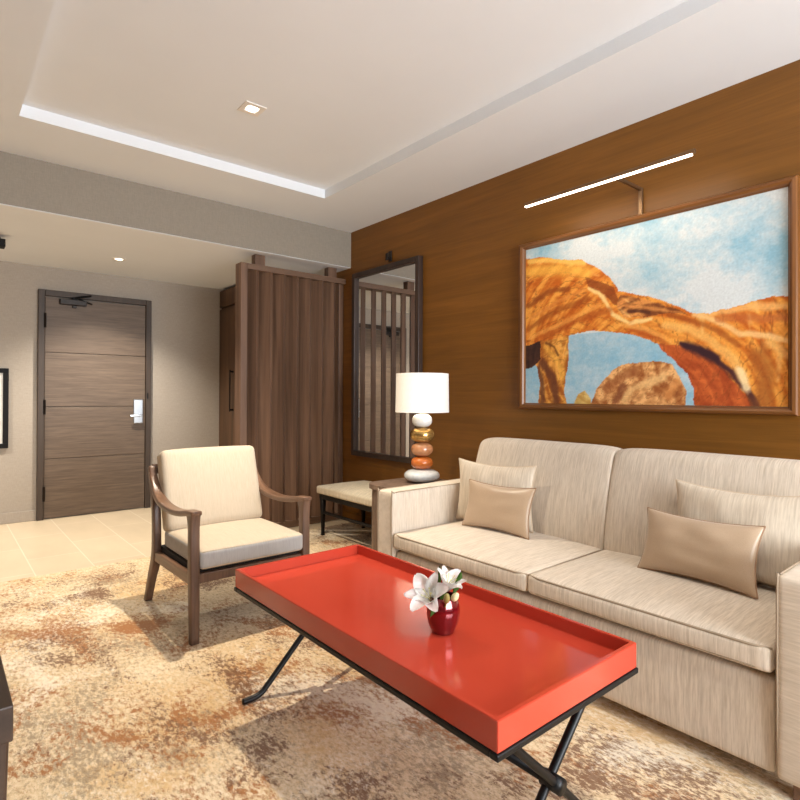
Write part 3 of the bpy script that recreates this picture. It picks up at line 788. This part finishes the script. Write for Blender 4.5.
for p in cm.data.polygons:
    if abs(p.normal.z) < .55: p.material_index = 1  # sides take the cool-lit copy of the linen
for z in (.439,):
    obj('piping', loop_tube([(1.003, 2.679, z), (1.28, 2.672, z), (1.549, 2.679, z), (1.552, 3.0, z), (1.549, 3.228, z), (1.003, 3.228, z), (1.0, 3.0, z)], .0035), M['chair_fabric'], cm, True)
# back cushion, leaning: built upright then tilted
bm = soft_box(-.285, .285, -.058, .058, 0, .455, .03, (0, (.022, .012), .008), n=22)
lean = Matrix.Translation((1.276, 3.207, .438)) @ Matrix.Rotation(math.radians(-17), 4, 'X')
for v in bm.verts: v.co = lean @ v.co
obj('back_cushion', bm, M['chair_fabric'], t, True)

# ------------------------------------------------------------------ bench, side table, lamp
t = thing('bench', 'cream upholstered bench with dark legs under the mirror', 'bench', (2.78, 3.62, 0))
obj('seat', soft_box(2.53, 3.05, 3.13, 4.14, .36, .425, .015, (.003, .003, (0, .045)), n=20), M['bench_fabric'], t, True)
obj('apron', bx(2.55, 3.03, 3.15, 4.12, .315, .359, .004), M['bench_leg'], t)
for x in (2.57, 3.0):
    for y in (3.17, 4.09):
        pts = [(x, y, .003), (x, y, .03), (x, y, .16), (x, y, .33)]
        obj('leg', sweep(pts, [(.028, .028), (.024, .024), (.032, .032), (.044, .044)], up=(1, 0, 0)), M['bench_leg'], t, True)
for x in (2.57, 3.0): obj('stretcher', bx(x-.01, x+.01, 3.18, 4.08, .19, .212, .003), M['bench_leg'], t)

t = thing('side_table', 'brown oak side table with rounded corners between the sofa and the bench', 'side table', (2.6, 2.8, 0))
def rrect(x0, x1, y0, y1, r, z0, z1, n=8):
    bm = bmesh.new(); pts = []
    for cx, cy, a0 in ((x1-r, y1-r, 0), (x0+r, y1-r, PI/2), (x0+r, y0+r, PI), (x1-r, y0+r, 1.5*PI)):
        for k in range(n+1): a = a0+PI/2*k/n; pts.append((cx+r*math.cos(a), cy+r*math.sin(a)))
    lo_ = [bm.verts.new((*p, z0)) for p in pts]; hi_ = [bm.verts.new((*p, z1)) for p in pts]; m_ = len(pts)
    for i in range(m_): bm.faces.new((lo_[i], lo_[(i+1) % m_], hi_[(i+1) % m_], hi_[i]))
    bm.faces.new(lo_[::-1]); bm.faces.new(hi_); return bm
smooth_angle(obj('top', rrect(2.255, 2.80, 2.53, 3.09, .12, .575, .605, 14), M['side_wood'], t))
for y0, y1 in ((2.545, 2.575), (3.04, 3.07)): obj('side_panel', bx(2.40, 2.72, y0, y1, .05, .575, .003), M['side_wood'], t)
obj('front_panel', bx(2.272, 2.292, 2.64, 2.965, .05, .575, .003), M['side_wood'], t)
smooth_angle(obj('base', rrect(2.265, 2.79, 2.54, 3.08, .11, .003, .05, 14), M['side_wood'], t))
smooth_angle(obj('corner_panel', sweep([(2.385-.103*math.cos(a), 2.965+.103*math.sin(a), .3125) for a in [PI/2*k/8 for k in range(9)]], (.524, .02), up=(0, 0, 1)), M['side_wood'], t))

LX, LY, LZ = 2.60, 2.862, .6055
t = thing('table_lamp', 'stacked pebble table lamp with a white drum shade on the side table', 'lamp', (LX, LY, LZ))
z = LZ; names = [('base_stone', .124, .090, 'stone_pale'), ('stone', .0765, .091, 'stone_orange'), ('stone', .0765, .098, 'stone_pink'), ('stone', .085, .107, 'stone_gold'), ('stone', .07, .095, 'stone_white')]
labs = ['pale blue grey stone', 'orange stone', 'terracotta pink stone', 'gold leaf stone', 'white stone']
for (nm, r, h, m), lb in zip(names, labs):
    prf = []
    for k in range(17):
        a = -PI/2+PI*k/16; ca, sa = math.cos(a), math.sin(a)
        prf.append((r*abs(ca)**.72, z+h/2+(h/2)*math.copysign(abs(sa)**.9, sa)))
    prf[0] = (0, z); prf[-1] = (0, z+h)
    o = obj(nm, lathe(prf, LX, LY, 40), M[m], t, True); o['label'] = lb
    z += h-.002
obj('stem', tube([(LX, LY, z-.02), (LX, LY, 1.30)], .008), M['bronze'], t, True)
bm = lathe([(.180, 1.088), (.186, 1.088), (.182, 1.355), (.176, 1.355), (.180, 1.088)], LX, LY, 64)
smooth_angle(obj('lamp_shade', bm, M['shade'], t))
bm = bmesh.new()
for k in range(3):
    a = k*2*PI/3; tube([(LX, LY, 1.30), (LX+.178*math.cos(a), LY+.178*math.sin(a), 1.335)], .002, bm, 6)
obj('shade_spider', bm, M['bronze'], t)
L = bpy.data.lights.new('table_lamp_bulb', 'POINT'); L.energy = 3; L.color = (1, .86, .66); L.shadow_soft_size = .04
o = bpy.data.objects.new('lamp_bulb', L); C.objects.link(o); o.parent = t; o.location = (0, 0, .60)

# ------------------------------------------------------------------ desk corner at the lower left
t = thing('desk', 'dark brown wooden table corner at the lower left edge', 'table', (-.4, 1.3, 0))
obj('top', bx(-.9, .092, .978, 1.7, .697, .75, .0025), M['desk_wood'], t)
for x in (-.85, .062):
    for y in (1.02, 1.66): obj('leg', sweep([(x, y, .003), (x, y, .4), (x, y, .697)], [(.03, .03), (.04, .04), (.055, .055)], up=(1, 0, 0)), M['desk_wood'], t)

# ------------------------------------------------------------------ daylight, added to light the room
W = bpy.data.worlds.new('daylight'); S.world = W; W.use_nodes = True
W.node_tree.nodes['Background'].inputs['Color'].default_value = (.9, .95, 1, 1); W.node_tree.nodes['Background'].inputs['Strength'].default_value = .6
L = bpy.data.lights.new('added_daylight', 'AREA'); L.shape = 'RECTANGLE'; L.size = 2.7; L.size_y = 2.1; L.energy = 350; L.color = (.88, .94, 1)
o = bpy.data.objects.new('added_daylight', L); C.objects.link(o); o.location = (1.6, YN-.15, 1.43); o.rotation_euler = (math.radians(110), 0, 0)  # area light added outside the unseen window, tilted up to brighten the ceiling

# ------------------------------------------------------------------ camera
cam = bpy.data.cameras.new('camera'); co = bpy.data.objects.new('camera', cam); C.objects.link(co)
yaw, pitch, roll, f, cy = .697533968, .00558800565, .00422088151, 556.57101, 392.875448
fw = Vector((math.sin(yaw)*math.cos(pitch), math.cos(yaw)*math.cos(pitch), math.sin(pitch)))
r_ = Vector((math.cos(yaw), -math.sin(yaw), 0)); u_ = r_.cross(fw)
R_ = r_*math.cos(roll)+u_*math.sin(roll); U_ = -r_*math.sin(roll)+u_*math.cos(roll)
co.matrix_world = Matrix(((R_.x, U_.x, -fw.x, 0), (R_.y, U_.y, -fw.y, 0), (R_.z, U_.z, -fw.z, 1.2), (0, 0, 0, 1)))
cam.sensor_width = 36; cam.lens = f/800*36; cam.shift_y = -(400-cy)/800; cam.clip_start = .05
S.camera = co
vs = S.view_settings
S.display_settings.display_device = 'sRGB'; vs.view_transform = 'Standard'; vs.look = 'None'; vs.gamma = 1; vs.use_curve_mapping = False
vs.exposure = 0
S.cycles.use_denoising = True
S.cycles.max_bounces = 10; S.cycles.diffuse_bounces = 6; S.cycles.sample_clamp_indirect = 6
